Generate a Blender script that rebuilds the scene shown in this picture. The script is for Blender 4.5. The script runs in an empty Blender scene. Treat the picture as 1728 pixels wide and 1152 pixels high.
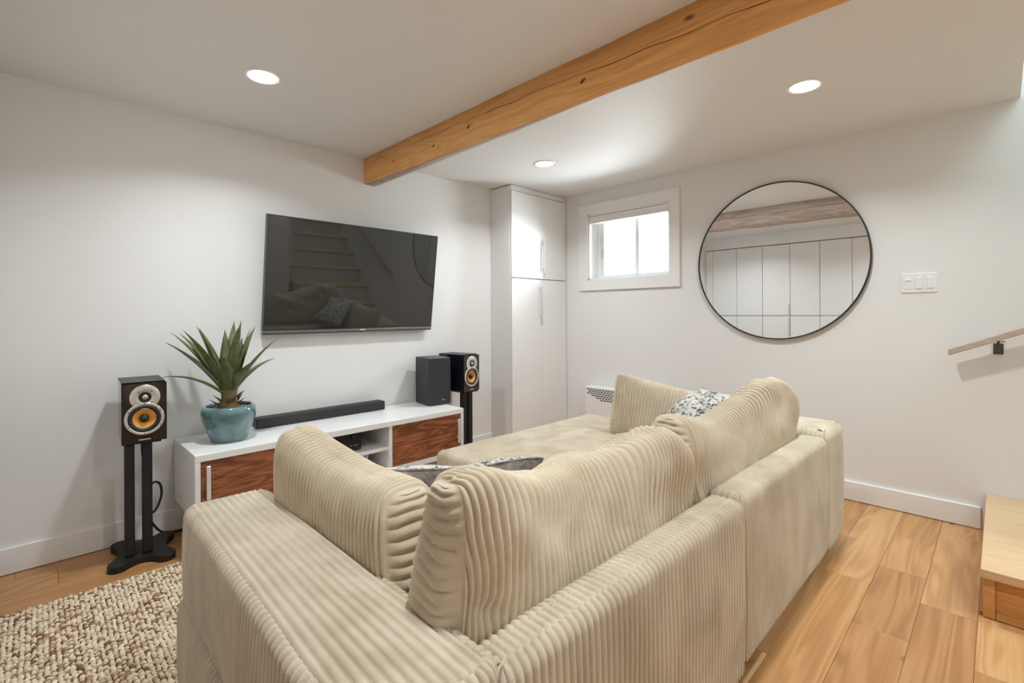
import bpy, bmesh, math, random
import numpy as np
from mathutils import Vector, Matrix

random.seed(7)
rng = np.random.default_rng(11)
SC = bpy.context.scene
COL = SC.collection

# ------------------------------------------------------------------ camera, sky, exposure
CAM_H, F_PX, YAW, ROLL, HORIZON = 1.10, 816.97, 45.289, -0.2914, 529.23
cd = bpy.data.cameras.new('camera')
cam = bpy.data.objects.new('camera', cd)
COL.objects.link(cam)
cd.sensor_fit = 'HORIZONTAL'
cd.sensor_width = 36.0
cd.lens = F_PX / 1728 * 36.0
cd.shift_y = -(576 - HORIZON) / 1728
cd.clip_start = 0.02
y_, r_ = math.radians(YAW), math.radians(ROLL)
fw = Vector((math.cos(y_), math.sin(y_), 0))
ri = Vector((math.sin(y_), -math.cos(y_), 0))
up = ri.cross(fw)
ri2 = ri * math.cos(r_) + up * math.sin(r_)
up2 = -ri * math.sin(r_) + up * math.cos(r_)
M = Matrix((ri2, up2, -fw)).transposed().to_4x4()
M.translation = (0, 0, CAM_H)
cam.matrix_world = M
SC.camera = cam

W = bpy.data.worlds.new('world')
SC.world = W
W.use_nodes = True
bg = W.node_tree.nodes['Background']
bg.inputs['Color'].default_value = (0.93, 0.97, 1.0, 1)
bg.inputs['Strength'].default_value = 26.0

SC.view_settings.view_transform = 'Standard'
SC.view_settings.look = 'None'
SC.view_settings.gamma = 1.0
SC.view_settings.use_curve_mapping = False
SC.view_settings.exposure = 0.0
SC.cycles.max_bounces = 10
SC.cycles.diffuse_bounces = 7
SC.cycles.glossy_bounces = 5
SC.cycles.sample_clamp_indirect = 8.0
LAMP_W = 10.5          # each recessed ceiling lamp
STAIR_W = 60.0         # daylight falling down the stairwell

# ------------------------------------------------------------------ helpers
def link(o, parent=None):
    COL.objects.link(o)
    if parent is not None:
        o.parent = parent
        o.matrix_parent_inverse = parent.matrix_world.inverted() if False else Matrix()
    return o

def tag(o, label=None, cat=None, group=None, kind=None):
    if label: o['label'] = label
    if cat: o['category'] = cat
    if group: o['group'] = group
    if kind: o['kind'] = kind
    return o

def thing(name, label, cat, loc=(0, 0, 0), rz=0.0, group=None):
    o = bpy.data.objects.new(name, None)
    o.empty_display_size = 0.05
    o.location = loc
    o.rotation_euler = (0, 0, rz)
    COL.objects.link(o)
    return tag(o, label, cat, group)

def finish(bm, name, mat, parent=None, smooth=False, loc=None, kind=None):
    me = bpy.data.meshes.new(name)
    bmesh.ops.recalc_face_normals(bm, faces=bm.faces)
    bm.to_mesh(me)
    bm.free()
    if smooth:
        me.polygons.foreach_set('use_smooth', [True] * len(me.polygons))
    me.materials.append(mat)
    o = bpy.data.objects.new(name, me)
    link(o, parent)
    if loc: o.location = loc
    if kind: o['kind'] = kind
    return o

def add_box(bm, lo, hi, bev=0.0, seg=1):
    ret = bmesh.ops.create_cube(bm, size=1.0)
    vs = ret['verts']
    for v in vs:
        v.co = Vector([lo[i] + (v.co[i] + .5) * (hi[i] - lo[i]) for i in range(3)])
    if bev > 0:
        es = list({e for v in vs for e in v.link_edges})
        bmesh.ops.bevel(bm, geom=es, offset=bev, segments=seg, affect='EDGES', profile=0.5)

def box(name, lo, hi, mat, parent=None, bev=0.0, seg=1, kind=None, smooth=False):
    bm = bmesh.new()
    add_box(bm, lo, hi, bev, seg)
    return finish(bm, name, mat, parent, kind=kind, smooth=smooth)

def boxes(name, lst, mat, parent=None, bev=0.0, kind=None):
    bm = bmesh.new()
    for lo, hi in lst:
        add_box(bm, lo, hi, bev)
    return finish(bm, name, mat, parent, kind=kind)

def add_tube(bm, pts, radii, n=10, cap=True):
    pts = [Vector(p) for p in pts]
    if not hasattr(radii, '__len__'): radii = [radii] * len(pts)
    rings = []
    ref = None
    for i, p in enumerate(pts):
        t = (pts[min(i + 1, len(pts) - 1)] - pts[max(i - 1, 0)]).normalized()
        if ref is None:
            ref = Vector((0, 0, 1)) if abs(t.z) < .9 else Vector((1, 0, 0))
        a = (ref - t * ref.dot(t)).normalized()
        ref = a
        b = t.cross(a)
        rings.append([bm.verts.new(p + (a * math.cos(k * 2 * math.pi / n) + b * math.sin(k * 2 * math.pi / n)) * radii[i]) for k in range(n)])
    for i in range(len(rings) - 1):
        for k in range(n):
            bm.faces.new((rings[i][k], rings[i][(k + 1) % n], rings[i + 1][(k + 1) % n], rings[i + 1][k]))
    if cap:
        bm.faces.new(rings[0][::-1]); bm.faces.new(rings[-1])

def tube(name, pts, radii, mat, parent=None, n=10, smooth=True):
    bm = bmesh.new()
    add_tube(bm, pts, radii, n)
    return finish(bm, name, mat, parent, smooth=smooth)

def add_lathe(bm, prof, n=40, axis='z', org=(0, 0, 0)):
    """prof: (radius, height) list; the axis runs along z, or along -y ('y') for things that face -y."""
    rings = []
    for r, h in prof:
        ring = []
        if r < 1e-6:
            c = Vector((0, 0, h)) if axis == 'z' else Vector((0, -h, 0))
            ring = [bm.verts.new(Vector(org) + c)]
        else:
            for k in range(n):
                a = 2 * math.pi * k / n
                c = Vector((r * math.cos(a), r * math.sin(a), h)) if axis == 'z' else Vector((r * math.cos(a), -h, r * math.sin(a)))
                ring.append(bm.verts.new(Vector(org) + c))
        rings.append(ring)
    for i in range(len(rings) - 1):
        A, B = rings[i], rings[i + 1]
        for k in range(n):
            if len(A) == 1 and len(B) == 1: continue
            if len(A) == 1: bm.faces.new((A[0], B[(k + 1) % n], B[k]))
            elif len(B) == 1: bm.faces.new((A[k], A[(k + 1) % n], B[0]))
            else: bm.faces.new((A[k], A[(k + 1) % n], B[(k + 1) % n], B[k]))

def lathe(name, prof, mat, parent=None, n=40, axis='z', org=(0, 0, 0), smooth=True):
    bm = bmesh.new()
    add_lathe(bm, prof, n, axis, org)
    return finish(bm, name, mat, parent, smooth=smooth)

def mesh_arrays(name, grids, mat, parent=None, smooth=True):
    """grids: list of (points[ns,nt,3], wrap_t) joined into one mesh."""
    vs, fs, off = [], [], 0
    for P, wrap in grids:
        ns, nt = P.shape[:2]
        vs.append(P.reshape(-1, 3))
        idx = np.arange(ns * nt).reshape(ns, nt) + off
        if wrap: idx = np.concatenate([idx, idx[:, :1]], 1)
        q = np.stack([idx[:-1, :-1], idx[1:, :-1], idx[1:, 1:], idx[:-1, 1:]], -1).reshape(-1, 4)
        fs.append(q)
        off += ns * nt
    V = np.concatenate(vs).astype(np.float32)
    Q = np.concatenate(fs).astype(np.int32)
    me = bpy.data.meshes.new(name)
    me.vertices.add(len(V)); me.vertices.foreach_set('co', V.ravel())
    me.loops.add(Q.size); me.loops.foreach_set('vertex_index', Q.ravel())
    me.polygons.add(len(Q))
    me.polygons.foreach_set('loop_start', np.arange(0, Q.size, 4, dtype=np.int32))
    me.polygons.foreach_set('loop_total', np.full(len(Q), 4, dtype=np.int32))
    me.update(calc_edges=True)
    me.validate()
    if smooth:
        me.polygons.foreach_set('use_smooth', np.ones(len(me.polygons), dtype=bool))
    me.materials.append(mat)
    o = bpy.data.objects.new(name, me)
    link(o, parent)
    return o

def vnoise(x, y, seed=0):
    """smooth value noise, arrays in, about -1..1"""
    r = np.random.default_rng(seed).uniform(-1, 1, (64, 64))
    xi, yi = np.floor(x).astype(int), np.floor(y).astype(int)
    fx, fy = x - xi, y - yi
    fx, fy = fx * fx * (3 - 2 * fx), fy * fy * (3 - 2 * fy)
    g = lambda a, b: r[a % 64, b % 64]
    return (g(xi, yi) * (1 - fx) + g(xi + 1, yi) * fx) * (1 - fy) + (g(xi, yi + 1) * (1 - fx) + g(xi + 1, yi + 1) * fx) * fy

def rib(ph):
    """corduroy wale: a round ridge per unit of phase, a narrow groove between"""
    f = (ph % 1.0) * 2 - 1
    return np.sqrt(np.clip(1 - f * f * .97, 0, 1))

# ------------------------------------------------------------------ materials
def nt_mat(name):
    m = bpy.data.materials.new(name)
    m.use_nodes = True
    nt = m.node_tree
    return m, nt, nt.nodes['Principled BSDF']

def N(nt, t, **kw):
    n = nt.nodes.new(t)
    for k, v in kw.items():
        if k in n.inputs: n.inputs[k].default_value = v
        else: setattr(n, k, v)
    return n

def srgb(r, g, b):
    f = lambda c: (c / 255 / 12.92) if c / 255 <= .04045 else ((c / 255 + .055) / 1.055) ** 2.4
    return (f(r), f(g), f(b), 1)

def plain(name, col, rough=.5, metal=0.0, spec=.5, bump=0.0, bscale=200, coat=0.0, var=0.0, vscale=3.0):
    m, nt, p = nt_mat(name)
    p.inputs['Base Color'].default_value = col
    p.inputs['Roughness'].default_value = rough
    p.inputs['Metallic'].default_value = metal
    p.inputs['Specular IOR Level'].default_value = spec
    p.inputs['Coat Weight'].default_value = coat
    tc = N(nt, 'ShaderNodeTexCoord')
    if var > 0:
        n = N(nt, 'ShaderNodeTexNoise', Scale=vscale, Detail=4.0)
        nt.links.new(tc.outputs['Object'], n.inputs['Vector'])
        mx = N(nt, 'ShaderNodeMix', data_type='RGBA')
        mx.inputs[6].default_value = tuple(c * (1 - var) for c in col[:3]) + (1,)
        mx.inputs[7].default_value = tuple(min(1, c * (1 + var)) for c in col[:3]) + (1,)
        nt.links.new(n.outputs['Fac'], mx.inputs[0])
        nt.links.new(mx.outputs[2], p.inputs['Base Color'])
    if bump > 0:
        n = N(nt, 'ShaderNodeTexNoise', Scale=bscale, Detail=3.0)
        nt.links.new(tc.outputs['Object'], n.inputs['Vector'])
        b = N(nt, 'ShaderNodeBump', Strength=bump, Distance=.002)
        nt.links.new(n.outputs['Fac'], b.inputs['Height'])
        nt.links.new(b.outputs['Normal'], p.inputs['Normal'])
    return m

def emit(name, col, s):
    m, nt, p = nt_mat(name)
    p.inputs['Base Color'].default_value = (.9, .9, .9, 1)
    p.inputs['Emission Color'].default_value = col
    p.inputs['Emission Strength'].default_value = s
    return m

def wood(name, stops, axis=0, stretch=12.0, scale=3.0, rough=.4, spec=.4, contrast=1.0, rnd=.5, bump=.15, sap=None, knots=None, coat=0.0):
    """grain stretched along one object axis, with per-object offset and tone"""
    m, nt, p = nt_mat(name)
    L = nt.links.new
    tc = N(nt, 'ShaderNodeTexCoord')
    oi = N(nt, 'ShaderNodeObjectInfo')
    off = N(nt, 'ShaderNodeVectorMath', operation='SCALE')
    cx = N(nt, 'ShaderNodeCombineXYZ')
    for k in range(3): L(oi.outputs['Random'], cx.inputs[k])
    L(cx.outputs[0], off.inputs[0]); off.inputs['Scale'].default_value = 37.0
    add = N(nt, 'ShaderNodeVectorMath', operation='ADD')
    L(tc.outputs['Object'], add.inputs[0]); L(off.outputs[0], add.inputs[1])
    mp = N(nt, 'ShaderNodeMapping')
    sc = [1.0, 1.0, 1.0]; sc[axis] = 1.0 / stretch
    mp.inputs['Scale'].default_value = [s * scale for s in sc]
    L(add.outputs[0], mp.inputs['Vector'])
    n1 = N(nt, 'ShaderNodeTexNoise', Scale=2.2, Detail=2.0, Distortion=.6)
    L(mp.outputs[0], n1.inputs['Vector'])
    # ring bands from a slow field
    mul = N(nt, 'ShaderNodeMath', operation='MULTIPLY'); mul.inputs[1].default_value = 55.0
    L(n1.outputs['Fac'], mul.inputs[0])
    sn = N(nt, 'ShaderNodeMath', operation='SINE'); L(mul.outputs[0], sn.inputs[0])
    mr = N(nt, 'ShaderNodeMapRange'); L(sn.outputs[0], mr.inputs[0])
    mr.inputs[1].default_value = -1; mr.inputs[2].default_value = 1
    mp2 = N(nt, 'ShaderNodeMapping')
    sc2 = [1.0, 1.0, 1.0]; sc2[axis] = 1.0 / (stretch * 4)
    mp2.inputs['Scale'].default_value = [s * scale * 30 for s in sc2]
    L(add.outputs[0], mp2.inputs['Vector'])
    n2 = N(nt, 'ShaderNodeTexNoise', Scale=1.0, Detail=4.0, Roughness=.6)
    L(mp2.outputs[0], n2.inputs['Vector'])
    n3 = N(nt, 'ShaderNodeTexNoise', Scale=.9, Detail=2.0); L(mp.outputs[0], n3.inputs['Vector'])
    a1 = N(nt, 'ShaderNodeMath', operation='MULTIPLY_ADD'); a1.inputs[1].default_value = .22 * contrast
    L(mr.outputs[0], a1.inputs[0])
    a0 = N(nt, 'ShaderNodeMath', operation='MULTIPLY'); a0.inputs[1].default_value = .55
    L(n2.outputs['Fac'], a0.inputs[0]); L(a0.outputs[0], a1.inputs[2])
    a2 = N(nt, 'ShaderNodeMath', operation='MULTIPLY_ADD'); a2.inputs[1].default_value = .45
    L(n3.outputs['Fac'], a2.inputs[0]); L(a1.outputs[0], a2.inputs[2])
    a3 = N(nt, 'ShaderNodeMath', operation='MULTIPLY_ADD'); a3.inputs[1].default_value = rnd
    L(oi.outputs['Random'], a3.inputs[0]); L(a2.outputs[0], a3.inputs[2])
    mr2 = N(nt, 'ShaderNodeMapRange'); L(a3.outputs[0], mr2.inputs[0])
    mr2.inputs[1].default_value = .25; mr2.inputs[2].default_value = .95 + rnd
    cr = N(nt, 'ShaderNodeValToRGB')
    e = cr.color_ramp.elements
    e[0].position, e[0].color = stops[0]
    e[1].position, e[1].color = stops[-1]
    for pos, c in stops[1:-1]:
        q = e.new(pos); q.color = c
    L(mr2.outputs[0], cr.inputs[0])
    out = cr.outputs[0]
    if sap:      # pale sapwood streaks
        mp3 = N(nt, 'ShaderNodeMapping'); sc3 = [1.0, 1.0, 1.0]; sc3[axis] = .05
        mp3.inputs['Scale'].default_value = [s * 9 for s in sc3]
        L(add.outputs[0], mp3.inputs['Vector'])
        n4 = N(nt, 'ShaderNodeTexNoise', Scale=1.0, Detail=1.0); L(mp3.outputs[0], n4.inputs['Vector'])
        mr3 = N(nt, 'ShaderNodeMapRange'); L(n4.outputs['Fac'], mr3.inputs[0])
        mr3.inputs[1].default_value = .685; mr3.inputs[2].default_value = .70
        mx = N(nt, 'ShaderNodeMix', data_type='RGBA'); L(mr3.outputs[0], mx.inputs[0])
        L(out, mx.inputs[6]); mx.inputs[7].default_value = sap
        out = mx.outputs[2]
    if knots:    # dark knots
        mp4 = N(nt, 'ShaderNodeMapping'); sc4 = [1.0, 1.0, 1.0]; sc4[axis] = .45
        mp4.inputs['Scale'].default_value = [s * 7 for s in sc4]
        L(add.outputs[0], mp4.inputs['Vector'])
        vo = N(nt, 'ShaderNodeTexVoronoi', Scale=1.0); L(mp4.outputs[0], vo.inputs['Vector'])
        mr4 = N(nt, 'ShaderNodeMapRange'); L(vo.outputs['Distance'], mr4.inputs[0])
        mr4.inputs[1].default_value = .025; mr4.inputs[2].default_value = .085
        mr4.inputs[3].default_value = .85; mr4.inputs[4].default_value = 0
        mx = N(nt, 'ShaderNodeMix', data_type='RGBA'); L(mr4.outputs[0], mx.inputs[0])
        L(out, mx.inputs[6]); mx.inputs[7].default_value = knots
        out = mx.outputs[2]
    L(out, p.inputs['Base Color'])
    p.inputs['Roughness'].default_value = rough
    p.inputs['Specular IOR Level'].default_value = spec
    p.inputs['Coat Weight'].default_value = coat
    b = N(nt, 'ShaderNodeBump', Strength=bump, Distance=.001)
    L(n2.outputs['Fac'], b.inputs['Height']); L(b.outputs['Normal'], p.inputs['Normal'])
    return m

def velvet(name, dark, light, scale=9.0, sheen=.5, bump=.5, stretch=(1, 1, 1)):
    m, nt, p = nt_mat(name)
    L = nt.links.new
    tc = N(nt, 'ShaderNodeTexCoord')
    mp = N(nt, 'ShaderNodeMapping'); mp.inputs['Scale'].default_value = stretch
    L(tc.outputs['Object'], mp.inputs['Vector'])
    n = N(nt, 'ShaderNodeTexNoise', Scale=scale, Detail=5.0, Roughness=.6, Distortion=.4)
    L(mp.outputs[0], n.inputs['Vector'])
    cr = N(nt, 'ShaderNodeValToRGB')
    e = cr.color_ramp.elements
    e[0].position, e[0].color = .36, dark
    e[1].position, e[1].color = .64, light
    L(n.outputs['Fac'], cr.inputs[0])
    L(cr.outputs[0], p.inputs['Base Color'])
    p.inputs['Roughness'].default_value = .85
    p.inputs['Specular IOR Level'].default_value = .15
    p.inputs['Sheen Weight'].default_value = sheen
    p.inputs['Sheen Roughness'].default_value = .4
    p.inputs['Sheen Tint'].default_value = (.96, .94, .93, 1)
    n2 = N(nt, 'ShaderNodeTexNoise', Scale=320.0, Detail=3.0)
    L(tc.outputs['Object'], n2.inputs['Vector'])
    b = N(nt, 'ShaderNodeBump', Strength=bump, Distance=.0015)
    L(n2.outputs['Fac'], b.inputs['Height']); L(b.outputs['Normal'], p.inputs['Normal'])
    return m

WALL = plain('wall_paint', (.80, .797, .79, 1), .55, spec=.3, bump=.03, bscale=400)
CEIL = plain('ceiling_paint', (.78, .775, .77, 1), .6, spec=.25)
TRIM = plain('trim_paint', (.84, .835, .83, 1), .35, spec=.4)
LAC = plain('white_lacquer', (.82, .815, .81, 1), .28, spec=.45)
LACQ2 = plain('closet_lacquer', (.80, .79, .775, 1), .32, spec=.5)
DARKGAP = plain('dark_gap', (.02, .02, .02, 1), .8)
WHITE_PL = plain('white_plastic', (.85, .85, .84, 1), .3)
OAK = wood('oak_floor', [(0, srgb(136, 90, 52)), (.35, srgb(170, 120, 74)), (.65, srgb(190, 142, 92)), (1, srgb(208, 166, 118))],
           axis=0, stretch=9, scale=3.0, rough=.34, spec=.45, contrast=1.5, rnd=.6, bump=.08, sap=srgb(222, 184, 132), knots=srgb(88, 55, 30))
MAPLE = wood('maple_tread', [(0, srgb(190, 156, 116)), (.5, srgb(211, 179, 141)), (1, srgb(228, 202, 168))], axis=1, stretch=8, scale=3, rough=.35, contrast=.6, rnd=.2, bump=.06)
OAKSIDE = wood('oak_riser', [(0, srgb(170, 115, 60)), (.5, srgb(200, 145, 85)), (1, srgb(216, 166, 108))], axis=1, stretch=8, scale=4, rough=.35, rnd=.04, bump=.06)
WALNUT = wood('walnut_veneer', [(0, srgb(70, 38, 24)), (.4, srgb(124, 72, 46)), (.7, srgb(150, 92, 61)), (1, srgb(176, 116, 82))],
              axis=0, stretch=7, scale=7, rough=.35, contrast=1.7, rnd=.1, bump=.08)
BEAM = wood('stained_beam', [(0, srgb(190, 124, 64)), (.35, srgb(228, 166, 98)), (.7, srgb(240, 188, 120)), (1, srgb(246, 204, 142))],
            axis=1, stretch=9, scale=4, rough=.42, contrast=.8, rnd=.0, bump=.3, knots=srgb(92, 48, 20))
BEAMGREY = wood('beam_light_tint', [(0, srgb(132, 112, 102)), (.4, srgb(172, 152, 141)), (1, srgb(202, 186, 176))],
                axis=1, stretch=9, scale=4, rough=.6, contrast=1.0, rnd=.0, bump=.4, knots=srgb(80, 58, 46))  # greyer wood colour with the lighting on underside and far face baked in
RAILW = wood('pale_rail', [(0, srgb(170, 150, 136)), (1, srgb(205, 186, 172))], axis=1, stretch=8, scale=6, rough=.4, rnd=0)
CORD = velvet('cream_corduroy', srgb(180, 167, 144), srgb(204, 192, 171), 7.0, stretch=(1, 1, .55))
CORD2 = velvet('beige_corduroy', srgb(192, 178, 154), srgb(205, 191, 168), 11.0)
GREYV = velvet('grey_velvet', srgb(88, 82, 78), srgb(150, 142, 134), 26.0, sheen=.6)
BLACKM = plain('black_metal', (.012, .012, .012, 1), .5, spec=.4, bump=.1, bscale=600)
BLACKP = plain('black_plastic', (.016, .016, .017, 1), .38)
BLACKV = plain('black_vinyl', (.02, .02, .021, 1), .42, bump=.15, bscale=500)
GLOSSB = wood('dark_gloss_veneer', [(0, (.008, .005, .004, 1)), (1, (.03, .016, .012, 1))], axis=2, stretch=6, scale=8, rough=.08, rnd=0, bump=0, coat=.5)
NAVY = plain('navy_black_side', (.008, .010, .020, 1), .12, coat=.4)
SILVER = plain('brushed_silver', (.72, .70, .66, 1), .32, metal=.85)
SILVERD = plain('silver_dome', (.6, .6, .6, 1), .25, metal=1.0)
RUBBER = plain('black_rubber', (.012, .012, .013, 1), .5)
KEVLAR = plain('yellow_cone', srgb(226, 158, 62), .5, bump=.25, bscale=350, var=.12, vscale=60)
SCREEN = plain('tv_screen', (.020, .020, .020, 1), .03, spec=.9)
BEZEL = plain('tv_bezel', (.03, .03, .03, 1), .35)
BEZELS = plain('tv_chin', (.22, .22, .22, 1), .3, metal=.6)
ALU = plain('pale_aluminium', (.78, .77, .75, 1), .35, metal=.3)
HANDLE = plain('handle_grey_white', (.62, .61, .60, 1), .4)
MIRROR = plain('mirror_glass', (.93, .94, .94, 1), .0, metal=1.0)
BLACKRIM = plain('black_rim', (.015, .015, .015, 1), .4)
BRACKET = plain('dark_steel', (.10, .105, .10, 1), .45, metal=.6)
VINYL = plain('white_vinyl_frame', (.90, .93, .935, 1), .35)
BLIND = plain('blind_fabric', (.80, .80, .80, 1), .7)
LENS = emit('lamp_lens', (1, .97, .93, 1), 14.0)
SOIL = plain('potting_soil', srgb(92, 62, 46), .95, bump=1.0, bscale=120, var=.4, vscale=90)
STEM = plain('agave_stem', srgb(120, 104, 66), .8, bump=.6, bscale=60, var=.4, vscale=30)
DRYLEAF = plain('dry_leaf', srgb(112, 84, 66), .8, var=.3, vscale=40)
PAPER = plain('white_paper', (.85, .84, .82, 1), .7)
BROWNB = plain('brown_box', srgb(70, 42, 34), .5)

def leaf_mat():
    m, nt, p = nt_mat('agave_leaf')
    L = nt.links.new
    tc = N(nt, 'ShaderNodeTexCoord')
    oi = N(nt, 'ShaderNodeObjectInfo')
    n = N(nt, 'ShaderNodeTexNoise', Scale=22.0, Detail=4.0)
    L(tc.outputs['Object'], n.inputs['Vector'])
    ad = N(nt, 'ShaderNodeMath', operation='MULTIPLY_ADD'); ad.inputs[1].default_value = .35
    L(oi.outputs['Random'], ad.inputs[0]); L(n.outputs['Fac'], ad.inputs[2])
    cr = N(nt, 'ShaderNodeValToRGB'); e = cr.color_ramp.elements
    e[0].position, e[0].color = .35, srgb(66, 78, 40)
    e[1].position, e[1].color = .95, srgb(122, 132, 84)
    L(ad.outputs[0], cr.inputs[0]); L(cr.outputs[0], p.inputs['Base Color'])
    p.inputs['Roughness'].default_value = .5
    return m
LEAF = leaf_mat()

def glaze():
    m, nt, p = nt_mat('teal_glaze')
    L = nt.links.new
    tc = N(nt, 'ShaderNodeTexCoord')
    n = N(nt, 'ShaderNodeTexNoise', Scale=9.0, Detail=5.0, Distortion=.8)
    L(tc.outputs['Object'], n.inputs['Vector'])
    cr = N(nt, 'ShaderNodeValToRGB'); e = cr.color_ramp.elements
    e[0].position, e[0].color = .3, srgb(64, 100, 112)
    e[1].position, e[1].color = .75, srgb(124, 152, 146)
    L(n.outputs['Fac'], cr.inputs[0]); L(cr.outputs[0], p.inputs['Base Color'])
    p.inputs['Roughness'].default_value = .08
    p.inputs['Coat Weight'].default_value = .6
    return m
GLAZE = glaze()

def printed():
    """black and cream block-print: ringed medallions and scribbled rows"""
    m, nt, p = nt_mat('block_print_cotton')
    L = nt.links.new
    tc = N(nt, 'ShaderNodeTexCoord')
    n0 = N(nt, 'ShaderNodeTexNoise', Scale=55.0, Detail=2.0); L(tc.outputs['Object'], n0.inputs['Vector'])
    v = N(nt, 'ShaderNodeTexVoronoi', Scale=150.0, feature='DISTANCE_TO_EDGE'); L(tc.outputs['Object'], v.inputs['Vector'])
    v2 = N(nt, 'ShaderNodeTexVoronoi', Scale=20.0); L(tc.outputs['Object'], v2.inputs['Vector'])
    rg = N(nt, 'ShaderNodeMath', operation='MULTIPLY'); rg.inputs[1].default_value = 26.0; L(v2.outputs['Distance'], rg.inputs[0])
    sn = N(nt, 'ShaderNodeMath', operation='SINE'); L(rg.outputs[0], sn.inputs[0])
    mr = N(nt, 'ShaderNodeMapRange'); L(sn.outputs[0], mr.inputs[0]); mr.inputs[1].default_value = -.3; mr.inputs[2].default_value = .5
    mv = N(nt, 'ShaderNodeMapRange'); L(v.outputs['Distance'], mv.inputs[0]); mv.inputs[1].default_value = .08; mv.inputs[2].default_value = .16
    mu = N(nt, 'ShaderNodeMath', operation='MULTIPLY'); L(mr.outputs[0], mu.inputs[0]); L(mv.outputs[0], mu.inputs[1])
    mn = N(nt, 'ShaderNodeMapRange'); L(n0.outputs['Fac'], mn.inputs[0]); mn.inputs[1].default_value = .42; mn.inputs[2].default_value = .52
    mx0 = N(nt, 'ShaderNodeMath', operation='MAXIMUM'); L(mu.outputs[0], mx0.inputs[0])
    mh = N(nt, 'ShaderNodeMath', operation='MULTIPLY'); mh.inputs[1].default_value = .75; L(mn.outputs[0], mh.inputs[0]); L(mh.outputs[0], mx0.inputs[1])
    mx = N(nt, 'ShaderNodeMix', data_type='RGBA'); L(mx0.outputs[0], mx.inputs[0])
    mx.inputs[6].default_value = srgb(62, 64, 68); mx.inputs[7].default_value = srgb(218, 214, 204)
    L(mx.outputs[2], p.inputs['Base Color'])
    p.inputs['Roughness'].default_value = .9
    return m
PRINT = printed()

def glass_mat():
    m = bpy.data.materials.new('window_glass')
    m.use_nodes = True
    nt = m.node_tree
    nt.nodes.remove(nt.nodes['Principled BSDF'])
    out = nt.nodes['Material Output']
    tr = N(nt, 'ShaderNodeBsdfTransparent'); tr.inputs[0].default_value = (.97, .99, .99, 1)
    gl = N(nt, 'ShaderNodeBsdfGlossy', Roughness=.0)
    fr = N(nt, 'ShaderNodeFresnel', IOR=1.45)
    mx = N(nt, 'ShaderNodeMixShader')
    nt.links.new(fr.outputs[0], mx.inputs[0]); nt.links.new(tr.outputs[0], mx.inputs[1]); nt.links.new(gl.outputs[0], mx.inputs[2])
    nt.links.new(mx.outputs[0], out.inputs['Surface'])
    return m
GLASS = glass_mat()

def rug_mat():
    m, nt, p = nt_mat('braided_wool')
    at = N(nt, 'ShaderNodeAttribute', attribute_name='knot')
    cr = N(nt, 'ShaderNodeValToRGB'); e = cr.color_ramp.elements
    e[0].position, e[0].color = 0.0, srgb(120, 84, 60)
    e[1].position, e[1].color = 1.0, srgb(226, 212, 190)
    q = e.new(.3); q.color = srgb(168, 136, 106)
    q = e.new(.5); q.color = srgb(206, 188, 160)
    nt.links.new(at.outputs['Fac'], cr.inputs[0])
    nt.links.new(cr.outputs[0], p.inputs['Base Color'])
    p.inputs['Roughness'].default_value = .95
    p.inputs['Specular IOR Level'].default_value = .1
    return m
RUGM = rug_mat()

# ------------------------------------------------------------------ the room
YT, XW, ZC = 2.987, 3.403, 2.136          # tv wall, window wall, ceiling
XC, YB, XL = -0.11, -1.75, -1.25          # closet front, wall behind, far left
S = 'structure'
WY0, WY1, WZ0, WZ1 = 1.752, 2.498, 1.383, 1.943    # window opening
SY = -0.07                                # ceiling ends here over the stairs
SX = 2.40                                 # stairs lie between SX and the window wall

box('wall_north', (XL - .1, YT, -.1), (XW + .25, YT + .12, ZC + .1), WALL, kind=S)
boxes('wall_east', [((XW, -3.6, -.1), (XW + .22, WY0, 4.4)), ((XW, WY1, -.1), (XW + .22, YT, 4.4)),
                    ((XW, WY0, -.1), (XW + .22, WY1, WZ0)), ((XW, WY0, WZ1), (XW + .22, WY1, 4.4))], WALL, kind=S)
box('wall_west', (XL - .12, YB, -.1), (XL, YT, ZC + .1), WALL, kind=S)
boxes('wall_south', [((XL - .12, YB - .12, -.1), (SX - .04, YB, ZC + .1))], WALL, kind=S)
boxes('wall_stair', [((SX - .1, -3.6, -.1), (SX - .04, -.62, 4.4)), ((SX - .1, -3.7, -.1), (XW + .22, -3.6, 4.4)),
                     ((SX - .1, -.62, ZC + .12), (SX - .04, SY + .06, 4.4)), ((SX - .1, SY, ZC + .12), (XW, SY + .06, 4.4))], WALL, kind=S)
boxes('ceiling', [((XL - .12, SY, ZC), (XW, YT, ZC + .12)), ((XL - .12, YB - .12, ZC), (SX - .04, SY, ZC + .12)),
                  ], CEIL, kind=S)
box('ceiling_stairwell', (SX - .1, -3.7, 4.4), (XW + .22, SY + .06, 4.5), CEIL, kind=S)
box('wall_bulkhead', (XC - .02, .9, 1.985), (XC + .0, YT, ZC), WALL, kind=S)
boxes('wall_closet', [((XL, .82, 0), (XC + .0, .90, ZC))], WALL, kind=S)

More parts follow.
